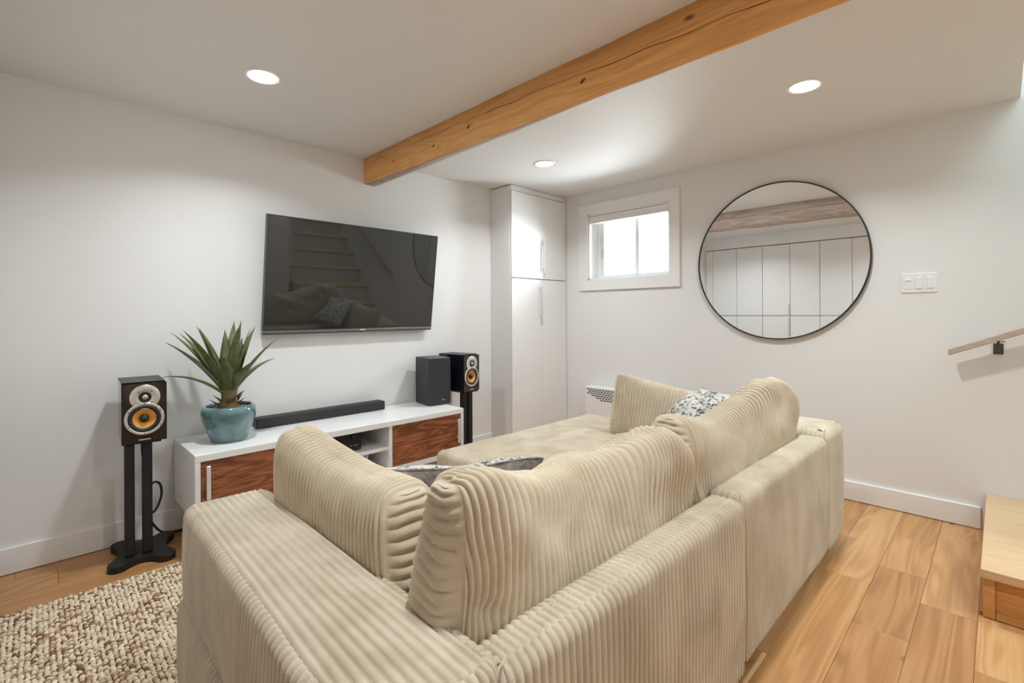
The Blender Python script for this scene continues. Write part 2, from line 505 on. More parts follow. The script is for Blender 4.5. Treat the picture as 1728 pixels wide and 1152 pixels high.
# floor: subfloor and planks
floor = box('floor', (XL - .12, -3.6, -.12), (XW + .02, YT, -.012), plain('subfloor', srgb(70, 44, 24), .9), kind=S)
PW = .1575
rows = []
y = .377
while y > YB: y -= PW
known = {0: [2.41], 1: [2.61, 2.07, 3.02], 2: [2.38], 16: [.072]}
y0 = y
while y0 < YT:
    k = round((y0 - .377) / PW)       # 0: row just above .377, -1: below ...
    joints = {0: [2.41, 1.1], -1: [3.02, 2.61, 2.07, .8], -2: [2.38, 1.3, 3.2], 15: [.072, -.9, 1.3, 2.4]}.get(k)
    if joints is None:
        joints, x = [], XL + random.uniform(.2, 1.3)
        while x < XW:
            joints.append(x); x += random.choice([.6, .9, 1.2, 1.2, 1.5])
    xs = sorted([XL - .1] + [j for j in joints if XL < j < XW] + [XW])
    for a, b in zip(xs[:-1], xs[1:]):
        ya, yb = max(y0, YB), min(y0 + PW, YT)
        if yb - ya < .01: continue
        bm = bmesh.new()
        add_box(bm, (-(b - a) / 2 + .0004, -(yb - ya) / 2 + .0004, -.012), ((b - a) / 2 - .0004, (yb - ya) / 2 - .0004, 0), .0009)
        finish(bm, 'plank', OAK, floor, loc=((a + b) / 2, (ya + yb) / 2, 0))
    y0 += PW

# baseboards
box('baseboard_north', (XC, YT - .015, .003), (2.71, YT, .113), TRIM, kind=S, bev=.002)
boxes('baseboard_east', [((XW - .015, .075, .003), (XW, YT - .25, .112))], TRIM, kind=S, bev=.002)
box('baseboard_south', (XL, YB, .003), (SX - .1, YB + .015, .113), TRIM, kind=S, bev=.002)

# beam: a hewn timber, twisted a little along its length
def beam():
    ys = np.linspace(YB, YT, 60)
    P = []
    for yy in ys:
        t = min(max((YT - yy) / 2.6, 0), 1)
        w = .002 * math.sin(yy * 7.1) + .0016 * math.sin(yy * 17.3 + 1)
        zb = 1.966 - .022 * t + w
        zf = 1.966 + .022 * t + w * .6
        c = .006
        P.append([(1.572 + w, yy, ZC), (1.575 + w, yy, zb + c), (1.575 + w + c * .8, yy, zb + w * .2),
                  (1.660 - c, yy, zf), (1.664 + w, yy, zf + c), (1.664 - w, yy, ZC)])
    P = np.array(P)
    o = mesh_arrays('beam', [(P, True)], BEAM, None, smooth=False)
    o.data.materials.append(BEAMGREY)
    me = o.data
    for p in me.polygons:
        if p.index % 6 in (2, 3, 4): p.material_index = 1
    tag(o, 'honey stained hewn timber beam running across the white ceiling', 'beam')
    # long drying crack with a forked start, cut dark into the camera side, and on the far side
    for nm, xf, pts in [('crack', 1.574, [(2.97, 2.083), (2.87, 2.09), (2.78, 2.098), (2.72, 2.092), (2.3, 2.09), (2.0, 2.088), (1.75, 2.078), (1.55, 2.074), (1.3, 2.072), (1.15, 2.06), (.95, 2.052), (.6, 2.04), (.3, 2.03), (-.2, 2.02)]),
                        ('crack', 1.6645, [(2.6, 2.06), (2.0, 2.07), (1.5, 2.06), (.9, 2.07), (.2, 2.05), (-.4, 2.06)])]:
        pp, rad = [], []
        for (a, za), (b, zb) in zip(pts[:-1], pts[1:]):
            for q in range(6):
                f = q / 6
                yy = a + (b - a) * f
                w = .002 * math.sin(yy * 7.1) + .0016 * math.sin(yy * 17.3 + 1)
                pp.append((xf + w, yy, za + (zb - za) * f + .0025 * math.sin(yy * 23)))
                rad.append(.0011 + .0008 * abs(math.sin(yy * 5)))
        tube(nm, pp, rad, plain('crack_dark', srgb(40, 20, 8), .9), o, n=5)
    # dark gouged patches near the ceiling edge
    for (yy, z, ly, lz) in [(.92, 2.052, .055, .016), (1.62, 2.118, .02, .010), (.83, 2.112, .05, .010), (.5, 2.0, .02, .010), (2.62, 2.04, .008, .012), (2.45, 2.10, .012, .006), (2.2, 2.03, .012, .006), (1.9, 2.05, .014, .007), (1.35, 2.02, .016, .006), (1.18, 2.035, .014, .008), (2.05, 2.12, .02, .005), (1.42, 2.115, .025, .006)]:
        bm = bmesh.new()
        bmesh.ops.create_icosphere(bm, subdivisions=2, radius=1)
        for v in bm.verts:
            v.co = Vector((1.5765 + v.co.x * .0035, yy + v.co.y * ly * (1 + .3 * math.sin(v.co.z * 5)), z + v.co.z * lz * (1 + .3 * math.sin(v.co.y * 4)) - v.co.y * .006))
        finish(bm, 'knot', plain('knot_brown', srgb(104, 62, 34), .8, var=.4, vscale=60), o, smooth=True)
    return o
beam()

# ------------------------------------------------------------------ window
win = tag(box('window_1', (XW + .012, WY0, WZ0), (XW + .20, WY0 + .012, WZ1), TRIM, kind=S), None)
boxes('jamb', [((XW + .0, WY1 - .012, WZ0), (XW + .20, WY1, WZ1)), ((XW, WY0, WZ0), (XW + .2, WY1, WZ0 + .012)), ((XW, WY0, WZ1 - .012), (XW + .2, WY1, WZ1))], TRIM, win)
CW = .088
boxes('casing', [((XW - .018, WY0 - CW, WZ0 - CW), (XW, WY0, WZ1 + .0)), ((XW - .018, WY1, WZ0), (XW, WY1 + CW, WZ1 + .0)),
                 ((XW - .018, WY0, WZ0 - CW), (XW, WY1 + CW, WZ0)), ((XW - .02, WY0 - CW, WZ1), (XW, WY1 + CW, WZ1 + CW))], TRIM, win, bev=.0015)
fx = XW + .115
boxes('frame', [((fx, WY0 + .012, WZ0 + .012), (fx + .06, WY0 + .05, WZ1 - .012)), ((fx, WY1 - .05, WZ0 + .012), (fx + .06, WY1 - .012, WZ1 - .012)),
                ((fx, WY0 + .05, WZ0 + .012), (fx + .06, WY1 - .05, WZ0 + .045)), ((fx, WY0 + .05, WZ1 - .045), (fx + .06, WY1 - .05, WZ1 - .012))], VINYL, win, bev=.002)
ym = 2.10
sash = boxes('sash', [((fx + .005, ym - .02, WZ0 + .045), (fx + .03, ym + .015, WZ1 - .045)), ((fx + .005, WY1 - .08, WZ0 + .045), (fx + .03, WY1 - .05, WZ1 - .045))], VINYL, win, bev=.002)
box('pane', (fx + .012, ym + .012, WZ0 + .04), (fx + .016, WY1 - .07, WZ1 - .04), GLASS, win)
box('pane', (fx + .036, WY0 + .045, WZ0 + .04), (fx + .040, ym, WZ1 - .04), GLASS, win)
box('latch', (fx - .004, WY1 - .072, 1.58), (fx + .006, WY1 - .06, 1.66), HANDLE, win, bev=.002)
bl = box('roller_blind', (XW + .005, WY0 + .014, 1.868), (XW + .055, WY1 - .014, WZ1 - .014), BLIND, None, bev=.004)
tag(bl, 'white roller blind cassette fixed under the top of the small window', 'blind')

# ------------------------------------------------------------------ tall corner cabinet
cb = thing('tall_cabinet', 'white tall storage cabinet with slim bar handles in the corner by the window', 'cabinet', (0, 0, 0))
CX0, CX1, CYF = 2.712, XW - .003, 2.741
box('side_panel', (CX0, CYF + .021, .004), (CX0 + .018, YT - .002, ZC - .008), LAC, cb, bev=.001)
box('carcass', (CX0 + .018, CYF + .03, .06), (CX1, YT - .002, ZC - .012), plain('carcass_shadow', (.16, .16, .16, 1), .7), cb)
box('filler', (CX0 + .002, CYF + .004, 2.092), (CX1 - .002, CYF + .024, ZC - .004), LAC, cb, bev=.001)
box('toe_kick', (CX0 + .018, CYF + .05, .003), (CX1, CYF + .065, .06), LAC, cb)
def cab_door(x0, x1, z0, z1, hx, hz0, hz1):
    d = box('door', (x0, CYF, z0), (x1, CYF + .019, z1), LAC, cb, bev=.0012)
    bm = bmesh.new()
    add_box(bm, (hx - .009, CYF - .022, hz0), (hx + .009, CYF - .014, hz1), .0015)
    for q in (.12, .88):
        z = hz0 + (hz1 - hz0) * q
        add_box(bm, (hx - .006, CYF - .014, z - .008), (hx + .006, CYF + .001, z + .008))
    finish(bm, 'handle', HANDLE, d)
cab_door(CX0 + .003, CX1 - .004, 1.392, 2.086, 3.085, 1.44, 1.725)
cab_door(CX0 + .003, 3.070, .065, 1.386, 3.052, 1.05, 1.335)
cab_door(3.074, CX1 - .004, .065, 1.386, 3.092, .62, .70) if False else None
d = box('door', (3.074, CYF, .065), (CX1 - .004, CYF + .019, 1.386), LAC, cb, bev=.0012)

# ------------------------------------------------------------------ closet seen in the mirror
cl = thing('wardrobe', 'wide white built-in wardrobe with tall flat doors seen in the round mirror', 'wardrobe', (0, 0, 0))
box('carcass', (XL + .2, .92, .01), (XC - .03, YT - .02, 1.975), plain('closet_inside', (.12, .12, .12, 1), .8), cl)
ed = [2.945, 2.885, 2.555, 2.225, 1.895, 1.565, 1.235, .925]
for k, (b, a) in enumerate(zip(ed[:-1], ed[1:])):
    if k == 0:
        box('filler', (XC - .02, a + .002, .06), (XC - .002, YT - .005, 1.975), LACQ2, cl); continue
    for z0, z1 in ((.06, 1.055), (1.062, 1.975)):
        dd = box('door', (XC - .02, a + .0025, z0), (XC, b - .0025, z1), LACQ2, cl, bev=.001)
        if k in (3, 5):
            h0, h1 = (1.08, 1.20) if z0 > .5 else (.80, 1.04)
            box('handle', (XC - .001, a + .004, h0), (XC + .014, a + .020, h1), HANDLE, dd, bev=.001)
box('toe_kick', (XC - .06, .92, .003), (XC - .05, YT - .02, .06), LACQ2, cl)

# ------------------------------------------------------------------ recessed lamps
def downlight(x, y, label):
    t = thing('recessed_lamp', label, 'lamp', (x, y, ZC), group='recessed ceiling lamps')
    lathe('trim_ring', [(.058, -.0005), (.060, -.004), (.074, -.005), (.080, -.002), (.080, 0)], WHITE_PL, t, n=40)
    lathe('lens', [(0, -.0035), (.03, -.0035), (.0585, -.003)], LENS, t, n=40)
    ld = bpy.data.lights.new('recessed_lamp_light', 'AREA')
    ld.shape = 'DISK'; ld.size = .10; ld.energy = LAMP_W; ld.color = (.90, .965, 1.0); ld.spread = math.radians(140)
    lo = bpy.data.objects.new('recessed_lamp_light', ld)
    lo.location = (0, 0, -.008)
    link(lo, t)
downlight(.715, 2.253, 'lit recessed ceiling lamp nearest the television, left of the beam')
downlight(2.519, 2.216, 'lit recessed ceiling lamp near the tall white cabinet')
downlight(2.519, .63, 'lit recessed ceiling lamp above the round mirror, right of the beam')
downlight(.715, .63, 'lit recessed ceiling lamp over the near end of the sofa')
downlight(.715, -.98, 'added unseen recessed fill lamp behind the sofa, left of the beam')  # fill lamp added out of view to brighten the outer sofa back
downlight(2.02, -.98, 'added unseen recessed fill lamp behind the sofa beside the stair wall, right of the beam')  # second added fill lamp, also out of view

sl = bpy.data.lights.new('stairwell_daylight', 'AREA')
sl.shape = 'RECTANGLE'; sl.size = .9; sl.size_y = 1.6; sl.energy = STAIR_W; sl.color = (.74, .96, 1.0)
so = bpy.data.objects.new('stairwell_daylight', sl)
so.location = (2.9, -1.6, 4.3)
COL.objects.link(so)

# ------------------------------------------------------------------ mirror
mi = thing('round_mirror', 'large round wall mirror with a thin black rim', 'mirror', (XW, 1.017, 1.43))
def disc_x(name, prof, mat):
    bm = bmesh.new()
    rings = []
    for r, h in prof:
        rings.append([bm.verts.new((-h, r * math.cos(a), r * math.sin(a))) for a in np.linspace(0, 2 * math.pi, 97)[:-1]] if r > 0 else [bm.verts.new((-h, 0, 0))])
    for A, B in zip(rings[:-1], rings[1:]):
        n = max(len(A), len(B))
        for k in range(n):
            if len(A) == 1: bm.faces.new((A[0], B[k], B[(k + 1) % n]))
            elif len(B) == 1: bm.faces.new((A[k], A[(k + 1) % n], B[0]))
            else: bm.faces.new((A[k], A[(k + 1) % n], B[(k + 1) % n], B[k]))
    return finish(bm, name, mat, mi, smooth=False)
disc_x('glass', [(0, .020), (.4955, .020)], MIRROR)
disc_x('rim', [(.4955, .018), (.4955, .025), (.503, .025), (.503, .0), (.40, .0)], BLACKRIM)

# ------------------------------------------------------------------ switch plate
sw = thing('light_switch', 'white three gang switch plate with a slider and two rockers', 'switch', (XW, .3105, 1.2555))
box('plate', (-.006, -.0745, -.0525), (0, .0745, .0525), WHITE_PL, sw, bev=.002)
for k, yy in enumerate((.046, 0.0, -.046)):
    b_ = box('rocker' if k else 'dimmer', (-.0085, yy - .0165, -.033), (-.004, yy + .0165, .033), WHITE_PL, sw, bev=.001)
    if k == 0: box('slider', (-.0125, yy - .013, .012), (-.008, yy + .013, .021), WHITE_PL, b_, bev=.001)
    else: box('paddle', (-.0105, yy - .0135, -.030), (-.008, yy + .0135, .030), WHITE_PL, b_, bev=.0015)

# ------------------------------------------------------------------ wall heater
ht = thing('wall_heater', 'low white convector wall heater with a slotted grille behind the chaise', 'heater', (XW, 2.1, 0))
box('body', (-.085, -.38, .16), (-.012, .38, .488), WHITE_PL, ht, bev=.004)
box('mount', (-.014, -.3, .2), (0, .3, .44), WHITE_PL, ht)
bm = bmesh.new()
for r in range(6):
    z = .466 - r * .0165
    for c in range(24):
        yy = .345 - c * .030 - (r % 2) * .015
        if yy < -.335: continue
        if r > 2 and yy > .345 - (r - 2) * .045: continue
        add_box(bm, (-.0858, yy - .0115, z - .0042), (-.0845, yy + .0115, z + .0042))
finish(bm, 'grille_slots', DARKGAP, ht, kind='stuff')

# ------------------------------------------------------------------ stairs and rail
st = thing('staircase', 'pale maple staircase starting at the right by the window wall', 'stairs', (0, 0, 0))
RISE, RUN = .185, .27
for k in range(12):
    yf = .055 - k * RUN
    z = RISE * (k + 1)
    box('tread', (SX - .005, yf - RUN - .03, z - .032), (XW - .003, yf, z), MAPLE, st, bev=.003, seg=2)
    box('riser', (SX + .045, yf - .045, z - RISE + (.0 if k else .003)), (XW - .003, yf - .025, z - .032), OAKSIDE if k == 0 else TRIM, st)
boxes('stringer', [((SX + .04, .055 - (k + 1) * RUN - .02, .003), (SX + .062, .055 - k * RUN - .03, RISE * (k + 1) - .033)) for k in range(1, 12)], TRIM, st)
box('stringer', (SX + .04, -.235, .003), (SX + .062, .017, RISE - .033), OAKSIDE, st)
box('corner_post', (SX + .028, .018, .003), (SX + .05, .050, RISE - .032), OAKSIDE, st, bev=.001)
box('kick_strip', (SX + .028, -.25, .003), (SX + .04, .016, .028), OAKSIDE, st)
box('trim_strip', (SX + .04, .032, .002), (XW - .02, .06, .014), wood('red_brown_trim', [(0, srgb(140, 80, 42)), (1, srgb(168, 104, 58))], axis=0, rnd=0), st)

hr = thing('handrail', 'pale wooden handrail rising on the white wall at the right edge', 'handrail', (0, 0, 0))
sl_ = .44
def rail_pt(y): return .892 + (.191 - y) * sl_
bm = bmesh.new()
add_box(bm, (3.312, -3.2, -.0165), (3.352, .191, .0165), .004, 2)
for v in bm.verts: v.co.z += rail_pt(v.co.y)
finish(bm, 'rail', RAILW, hr)
for yb_ in (.01, -1.0, -2.0):
    zr = rail_pt(yb_)
    box('bracket_plate', (XW - .006, yb_ - .018, zr - .085), (XW, yb_ + .018, zr - .03), BRACKET, hr, bev=.001)
    tube('bracket_arm', [(XW - .004, yb_, zr - .06), (XW - .045, yb_, zr - .062), (3.335, yb_, zr - .05), (3.332, yb_, zr - .015)], .005, BRACKET, hr, n=8)
    box('bracket_saddle', (3.322, yb_ - .024, zr - .0205), (3.342, yb_ + .024, zr - .0165), BRACKET, hr)

# ------------------------------------------------------------------ television
tvW, tvH, tvZ, ob, ot = 1.147, .672, .994, .048, .140
ang = math.atan2(ot - ob, .664)
tv = thing('television', 'large black flat television tilted forward on the white wall', 'television', (.924 + tvW / 2, YT - ob, tvZ))
tv.rotation_euler = (ang, 0, 0)
box('screen', (-tvW / 2 + .004, -.0015, .022), (tvW / 2 - .004, .006, tvH - .004), SCREEN, tv)
boxes('bezel', [((-tvW / 2, -.003, .014), (-tvW / 2 + .005, .03, tvH)), ((tvW / 2 - .005, -.003, .014), (tvW / 2, .03, tvH)), ((-tvW / 2, -.003, tvH - .005), (tvW / 2, .03, tvH)),
                ((-tvW / 2 + .005, .004, .014), (tvW / 2 - .005, .03, tvH - .005))], BEZEL, tv)
box('chin', (-tvW / 2, -.005, .0), (tvW / 2, .03, .016), BEZELS, tv, bev=.002)
box('chin_lip', (-tvW / 2, -.003, -.006), (tvW / 2, .028, .001), BEZEL, tv)
box('logo', (.015, -.0062, .005), (.05, -.0045, .011), emit('logo_white', (1, 1, 1, 1), .0), tv)
box('standby_light', (.022, -.006, -.010), (.040, .004, -.004), BEZELS, tv)
box('rear_housing', (-.42, .03, .02), (.42, .042, .40), BEZEL, tv, bev=.004)
boxes('bracket', [((-.15, .03, .25), (-.11, .078, .5)), ((.11, .03, .25), (.15, .078, .5)), ((-.11, .04, .3), (.11, .06, .42))], BLACKM, tv)

# ------------------------------------------------------------------ media console
mc = thing('media_console', 'long low white media console with walnut sliding doors', 'console', (0, 0, 0))
KX0, KX1, KY0, KY1, KZ0, KZ1 = .511, 2.045, 2.530, 2.968, .165, .472
box('top', (KX0, KY0, KZ1 - .032), (KX1, KY1, KZ1), LAC, mc, bev=.0015)
box('bottom', (KX0 + .022, KY0 + .002, KZ0), (KX1 - .022, KY1, KZ0 + .03), LAC, mc)
box('side_panel', (KX0, KY0, KZ0), (KX0 + .022, KY1, KZ1 - .033), LAC, mc, bev=.001)
box('side_panel', (KX1 - .022, KY0, KZ0), (KX1, KY1, KZ1 - .033), LAC, mc, bev=.001)
box('divider', (.945, KY0 + .02, KZ0 + .03), (.965, KY1 - .01, KZ1 - .033), LAC, mc)
box('divider', (1.488, KY0 + .004, KZ0 + .03), (1.508, KY1 - .01, KZ1 - .033), LAC, mc)
box('shelf', (.965, KY0 + .015, .302), (1.488, KY1 - .01, .320), LAC, mc)
box('back_panel', (KX0 + .022, KY1 - .008, KZ0 + .03), (KX1 - .022, KY1, KZ1 - .033), LAC, mc)
def slide_door(x0, x1, hx):
    d = box('door', (-(x1 - x0) / 2, 0, 0), ((x1 - x0) / 2, .016, .2405), WALNUT, mc, bev=.001)
    d.location = ((x0 + x1) / 2, KY0 + .006, KZ0 + .032)
    h = box('handle', (hx - (x0 + x1) / 2 - .008, -.022, .07 if hx < 1 else .055), (hx - (x0 + x1) / 2 + .008, -.012, .222 if hx < 1 else .21), ALU, d, bev=.0015)
    for z in (.09, .195):
        box('handle_post', (hx - (x0 + x1) / 2 - .004, -.013, z - .006), (hx - (x0 + x1) / 2 + .004, .001, z + .006), ALU, d)
slide_door(KX0 + .025, .955, .562)
slide_door(1.512, KX1 - .026, 1.998)
for x in (.62, 1.28, 1.94):
    for yy in (2.62, 2.90):
        tube('leg', [(x, yy, 0), (x, yy, KZ0)], .018, BLACKM, mc, n=12)

rc = thing('av_receiver', 'black amplifier with a round volume knob on the console shelf', 'receiver', (1.175, 2.60, .320))
box('chassis', (-.18, .012, .008), (.165, .29, .112), BLACKM, rc, bev=.002)
box('front_panel', (-.185, 0, .006), (.17, .013, .116), BLACKP, rc, bev=.002)
box('display', (-.10, -.001, .06), (.03, .001, .095), plain('display_glass', (.008, .008, .01, 1), .08), rc)
lathe('volume_knob', [(.018, 0), (.018, .012), (.015, .015), (0, .015)], BLACKP, rc, n=24, axis='y', org=(.125, 0, .085))
for k in range(3):
    lathe('button', [(.004, 0), (.004, .004), (0, .004)], SILVERD, rc, n=10, axis='y', org=(.105 + k * .018, 0, .035))
for x in (-.16, .12):
    for y_ in (.03, .24): box('foot', (x, y_, 0), (x + .03, y_ + .03, .009), BLACKP, rc)

bx = tag(box('storage_box', (1.10, 2.66, .197), (1.36, 2.92, .285), BROWNB, None, bev=.003), 'dark brown box in the lower open cubby of the console', 'box')
pa = thing('magazine', 'white magazine leaning in the lower open cubby of the console', 'magazine', (1.375, 2.62, .1965))
bm = bmesh.new()
add_box(bm, (0, 0, 0), (.006, .22, .085))
for v in bm.verts: v.co.x += v.co.z * .25
finish(bm, 'pages', PAPER, pa)

# ------------------------------------------------------------------ sound bar, subwoofer
sb = thing('soundbar', 'long slim black soundbar lying on the white console', 'soundbar', (1.262, 2.900, KZ1))
box('body', (-.39, -.032, .002), (.39, .045, .058), plain('grille_cloth', (.022, .022, .022, 1), .6, bump=.4, bscale=900), sb, bev=.006, seg=3)
box('end_cap', (-.393, -.030, .004), (-.386, .043, .056), BLACKP, sb, bev=.003)
box('end_cap', (.386, -.030, .004), (.393, .043, .056), BLACKP, sb, bev=.003)
for x in (-.3, .26): box('foot', (x, -.02, 0), (x + .04, .03, .003), RUBBER, sb)

su = thing('subwoofer', 'black box subwoofer standing on the right end of the console', 'speaker', (1.913, 2.734, KZ1), math.radians(-7))
SUBF = plain('sub_cloth', (.020, .021, .024, 1), .55, bump=.3, bscale=900)
box('cabinet', (0, .012, .004), (.168, .205, .326), BLACKV, su, bev=.003)
box('front_grille', (.001, 0, .005), (.167, .012, .325), SUBF, su, bev=.003)
box('logo_plate', (.098, -.0012, .034), (.120, .0005, .039), SILVER, su)
for x in (.015, .13):
    for y_ in (.03, .17): box('foot', (x, y_, 0), (x + .02, y_ + .02, .005), RUBBER, su)

# ------------------------------------------------------------------ bookshelf loudspeakers on stands
def speaker(name, label, loc, rz):
    t = thing(name, label, 'speaker', loc, rz, group='bookshelf loudspeakers on stands')
    w, h, d = .161, .265, .26
    box('cabinet', (-w / 2 + .002, .022, 0), (w / 2 - .002, d, h - .004), NAVY, t, bev=.002)
    box('top_panel', (-w / 2, .018, h - .0045), (w / 2 - .004, d, h), BLACKV, t, bev=.001)
    tz, wz = .197, .103
    bm = bmesh.new()
    nA = 72
    angs = [2 * math.pi * k / nA for k in range(nA)]
    cor = [math.atan2(zc - wz, xc) % (2 * math.pi) for xc in (-w / 2, w / 2) for zc in (0, h - .006)]
    for c_ in cor: angs[min(range(nA), key=lambda i: abs(angs[i] - c_))] = c_
    front, hole, side, pit = [], [], [], []
    for a_ in angs:
        c_, s_ = math.cos(a_), math.sin(a_)
        k_ = min(((w / 2) / abs(c_)) if abs(c_) > 1e-6 else 9, ((h - .006 - wz) / s_) if s_ > 1e-6 else (wz / -s_ if s_ < -1e-6 else 9))
        front.append(bm.verts.new((k_ * c_, 0, wz + k_ * s_))); side.append(bm.verts.new((k_ * c_, .022, wz + k_ * s_)))
        hole.append(bm.verts.new((.0585 * c_, 0, wz + .0585 * s_))); pit.append(bm.verts.new((.0585 * c_, .0215, wz + .0585 * s_)))
    for A_, B_ in ((side, front), (front, hole), (hole, pit)):
        for k in range(nA): bm.faces.new((A_[k], A_[(k + 1) % nA], B_[(k + 1) % nA], B_[k]))
    bm.faces.new(pit)
    finish(bm, 'baffle', GLOSSB, t)
    a = lathe('tweeter_plate', [(.055, -.002), (.0545, .0018), (.0535, .0025), (.022, .0025), (.020, .0005), (.0, .0005)], SILVER, t, n=48, axis='y', org=(.002, 0, tz))
    lathe('tweeter_ring', [(.0235, .0024), (.0225, .005), (.020, .005), (.017, .001), (.012, .0012)], RUBBER, a, n=32, axis='y', org=(.002, 0, tz))
    lathe('tweeter_dome', [(.0125, .001), (.0115, .005), (.008, .008), (.004, .0095), (0, .010)], SILVERD, a, n=24, axis='y', org=(.002, 0, tz))
    for k in range(4):
        ang_ = math.radians(45 + 90 * k)
        lathe('screw', [(.0028, .0024), (.0025, .0036), (0, .0034)], BLACKM, a, n=8, axis='y', org=(.002 + .034 * math.cos(ang_), 0, tz + .034 * math.sin(ang_)))
    b = lathe('woofer_ring', [(.072, -.002), (.0715, .003), (.070, .0045), (.0605, .0045), (.059, .002), (.058, -.004)], SILVER, t, n=56, axis='y', org=(0, 0, wz))
    lathe('surround', [(.0595, .0012), (.056, .0055), (.051, .006), (.046, .003), (.042, -.002)], RUBBER, b, n=48, axis='y', org=(0, 0, wz))
    lathe('cone', [(.0425, -.001), (.034, -.006), (.025, -.012), (.016, -.016), (0, -.017)], KEVLAR, b, n=48, axis='y', org=(0, 0, wz))
    lathe('phase_plug', [(.018, -.016), (.0175, -.006), (.014, .0), (.008, .004), (0, .005)], RUBBER, b, n=24, axis='y', org=(0, 0, wz))
    for k in range(6):
        ang_ = math.radians(90 + 60 * k)
        lathe('screw', [(.0028, .0044), (.0025, .0056), (0, .0054)], BLACKM, b, n=8, axis='y', org=(.0655 * math.cos(ang_), 0, wz + .0655 * math.sin(ang_)))
    box('logo_plate', (-.022, -.0012, .0085), (.022, .0005, .0135), SILVER, t)
    return t

def stand(label, loc, rz, htop):
    t = thing('speaker_stand', label, 'stand', loc, rz, group='black two-pillar speaker stands')
    # foot plate: four rounded lobes joined by concave sides
    out = []
    for k in range(4):
        a = math.radians(45 + 90 * k + (-8 if k % 2 else 8))
        c = Vector((math.cos(a), math.sin(a))) * .140
        for q in range(-6, 7):
            b = a + math.radians(q * 15)
            out.append(c + Vector((math.cos(b), math.sin(b))) * .037)
        a2 = math.radians(45 + 90 * (k + 1) + (-8 if (k + 1) % 2 else 8))
        p0 = out[-1]
        c2 = Vector((math.cos(a2), math.sin(a2))) * .140
        b2 = a2 - math.radians(90)
        p2 = c2 + Vector((math.cos(b2), math.sin(b2))) * .037
        m_ = Vector((math.cos((a + a2) / 2), math.sin((a + a2) / 2))) * .062
        for q in range(1, 8):
            f = q / 8
            out.append(p0 * (1 - f) ** 2 + m_ * 2 * f * (1 - f) + p2 * f * f)
    bm = bmesh.new()
    lo = [bm.verts.new((p.x, p.y, 0)) for p in out]
    mi_ = [bm.verts.new((p.x, p.y, .026)) for p in out]
    hi = [bm.verts.new((p.x * .985, p.y * .985, .031)) for p in out]
    n = len(out)
    for A, B in ((lo, mi_), (mi_, hi)):
        for k in range(n): bm.faces.new((A[k], A[(k + 1) % n], B[(k + 1) % n], B[k]))
    bm.faces.new(lo[::-1]); bm.faces.new(hi)
    finish(bm, 'foot_plate', BLACKM, t)
    box('pillar', (-.064, -.080, .031), (-.027, -.040, htop - .012), BLACKM, t, bev=.008, seg=3)
    box('pillar', (-.002, -.076, .031), (.037, -.036, htop - .012), BLACKM, t, bev=.008, seg=3)
    box('top_plate', (-.07, -.10, htop - .012), (.07, .09, htop), BLACKM, t, bev=.002)
    return t

HS = .543
r1 = math.radians(-3)
speaker('loudspeaker', 'black bookshelf loudspeaker with yellow cone left of the potted agave', (.3495, 2.663, HS), r1)
stand('black two-pillar speaker stand on the floor left of the console', (.357, 2.788, 0), math.radians(-8), HS)
speaker('loudspeaker', 'black bookshelf loudspeaker with yellow cone right of the subwoofer', (2.263, 2.705, HS), math.atan2(.020, .164))
stand('black two-pillar speaker stand between the console and tall cabinet', (2.262, 2.815, 0), math.radians(4), HS)

cb_ = thing('speaker_cable', 'black cable hanging in a loop behind the left speaker stand', 'cable', (0, 0, 0))
pts = [(.385, 2.905, .62), (.375, 2.915, .55), (.372, 2.91, .45), (.383, 2.905, .36), (.392, 2.90, .28), (.385, 2.90, .20), (.40, 2.90, .145), (.425, 2.90, .16), (.445, 2.90, .22), (.44, 2.90, .275), (.415, 2.90, .29), (.39, 2.905, .25), (.385, 2.91, .17), (.41, 2.92, .09), (.45, 2.93, .03), (.50, 2.935, .012), (.545, 2.938, .008)]
def smooth_path(p, n=6):
    p = [Vector(q) for q in p]; o = []
    for i in range(len(p) - 1):
        a, b, c, d_ = p[max(i - 1, 0)], p[i], p[i + 1], p[min(i + 2, len(p) - 1)]
        for k in range(n):
            t = k / n
            o.append(.5 * ((2 * b) + (c - a) * t + (2 * a - 5 * b + 4 * c - d_) * t * t + (3 * b - a - 3 * c + d_) * t ** 3))
    return o + [p[-1]]
tube('cord', smooth_path(pts), .0055, RUBBER, cb_, n=8)
ps = thing('power_strip', 'white power strip on the floor against the baseboard by the console', 'power strip', (.70, 2.945, 0))
box('body', (-.16, -.022, 0), (.16, .022, .035), WHITE_PL, ps, bev=.004)
box('plug', (-.155, -.018, .034), (-.115, .018, .07), BLACKP, ps, bev=.004)

# ------------------------------------------------------------------ potted agave
pl = thing('potted_agave', 'green agave plant in a glossy teal pot on the white console', 'plant', (.703, 2.745, KZ1))
lathe('pot', [(0, 0), (.074, 0), (.080, .004), (.093, .035), (.108, .075), (.1195, .115), (.1235, .140), (.122, .158), (.116, .170), (.108, .1765), (.101, .176), (.099, .170), (.102, .155), (.104, .13), (0, .12)], GLAZE, pl, n=56)
bm = bmesh.new()
add_lathe(bm, [(0, .160), (.03, .161), (.06, .158), (.085, .155), (.1015, .150)], 36)
for v in bm.verts: v.co.z += random.uniform(-.003, .004)
finish(bm, 'soil', SOIL, pl, smooth=True)
lathe('stem', [(.0, .150), (.045, .152), (.048, .170), (.040, .190), (.033, .215), (.036, .24), (.034, .262), (.025, .28), (0, .29)], STEM, pl, n=18)
bm = bmesh.new()
for k in range(60):
    a, r = random.uniform(0, 6.28), random.uniform(.045, .08)
    bmesh.ops.create_icosphere(bm, subdivisions=1, radius=random.uniform(.003, .006), matrix=Matrix.Translation((r * math.cos(a), r * math.sin(a), .163)))
finish(bm, 'gravel', plain('pale_gravel', srgb(190, 170, 140), .9, var=.3, vscale=80), pl, kind='stuff')

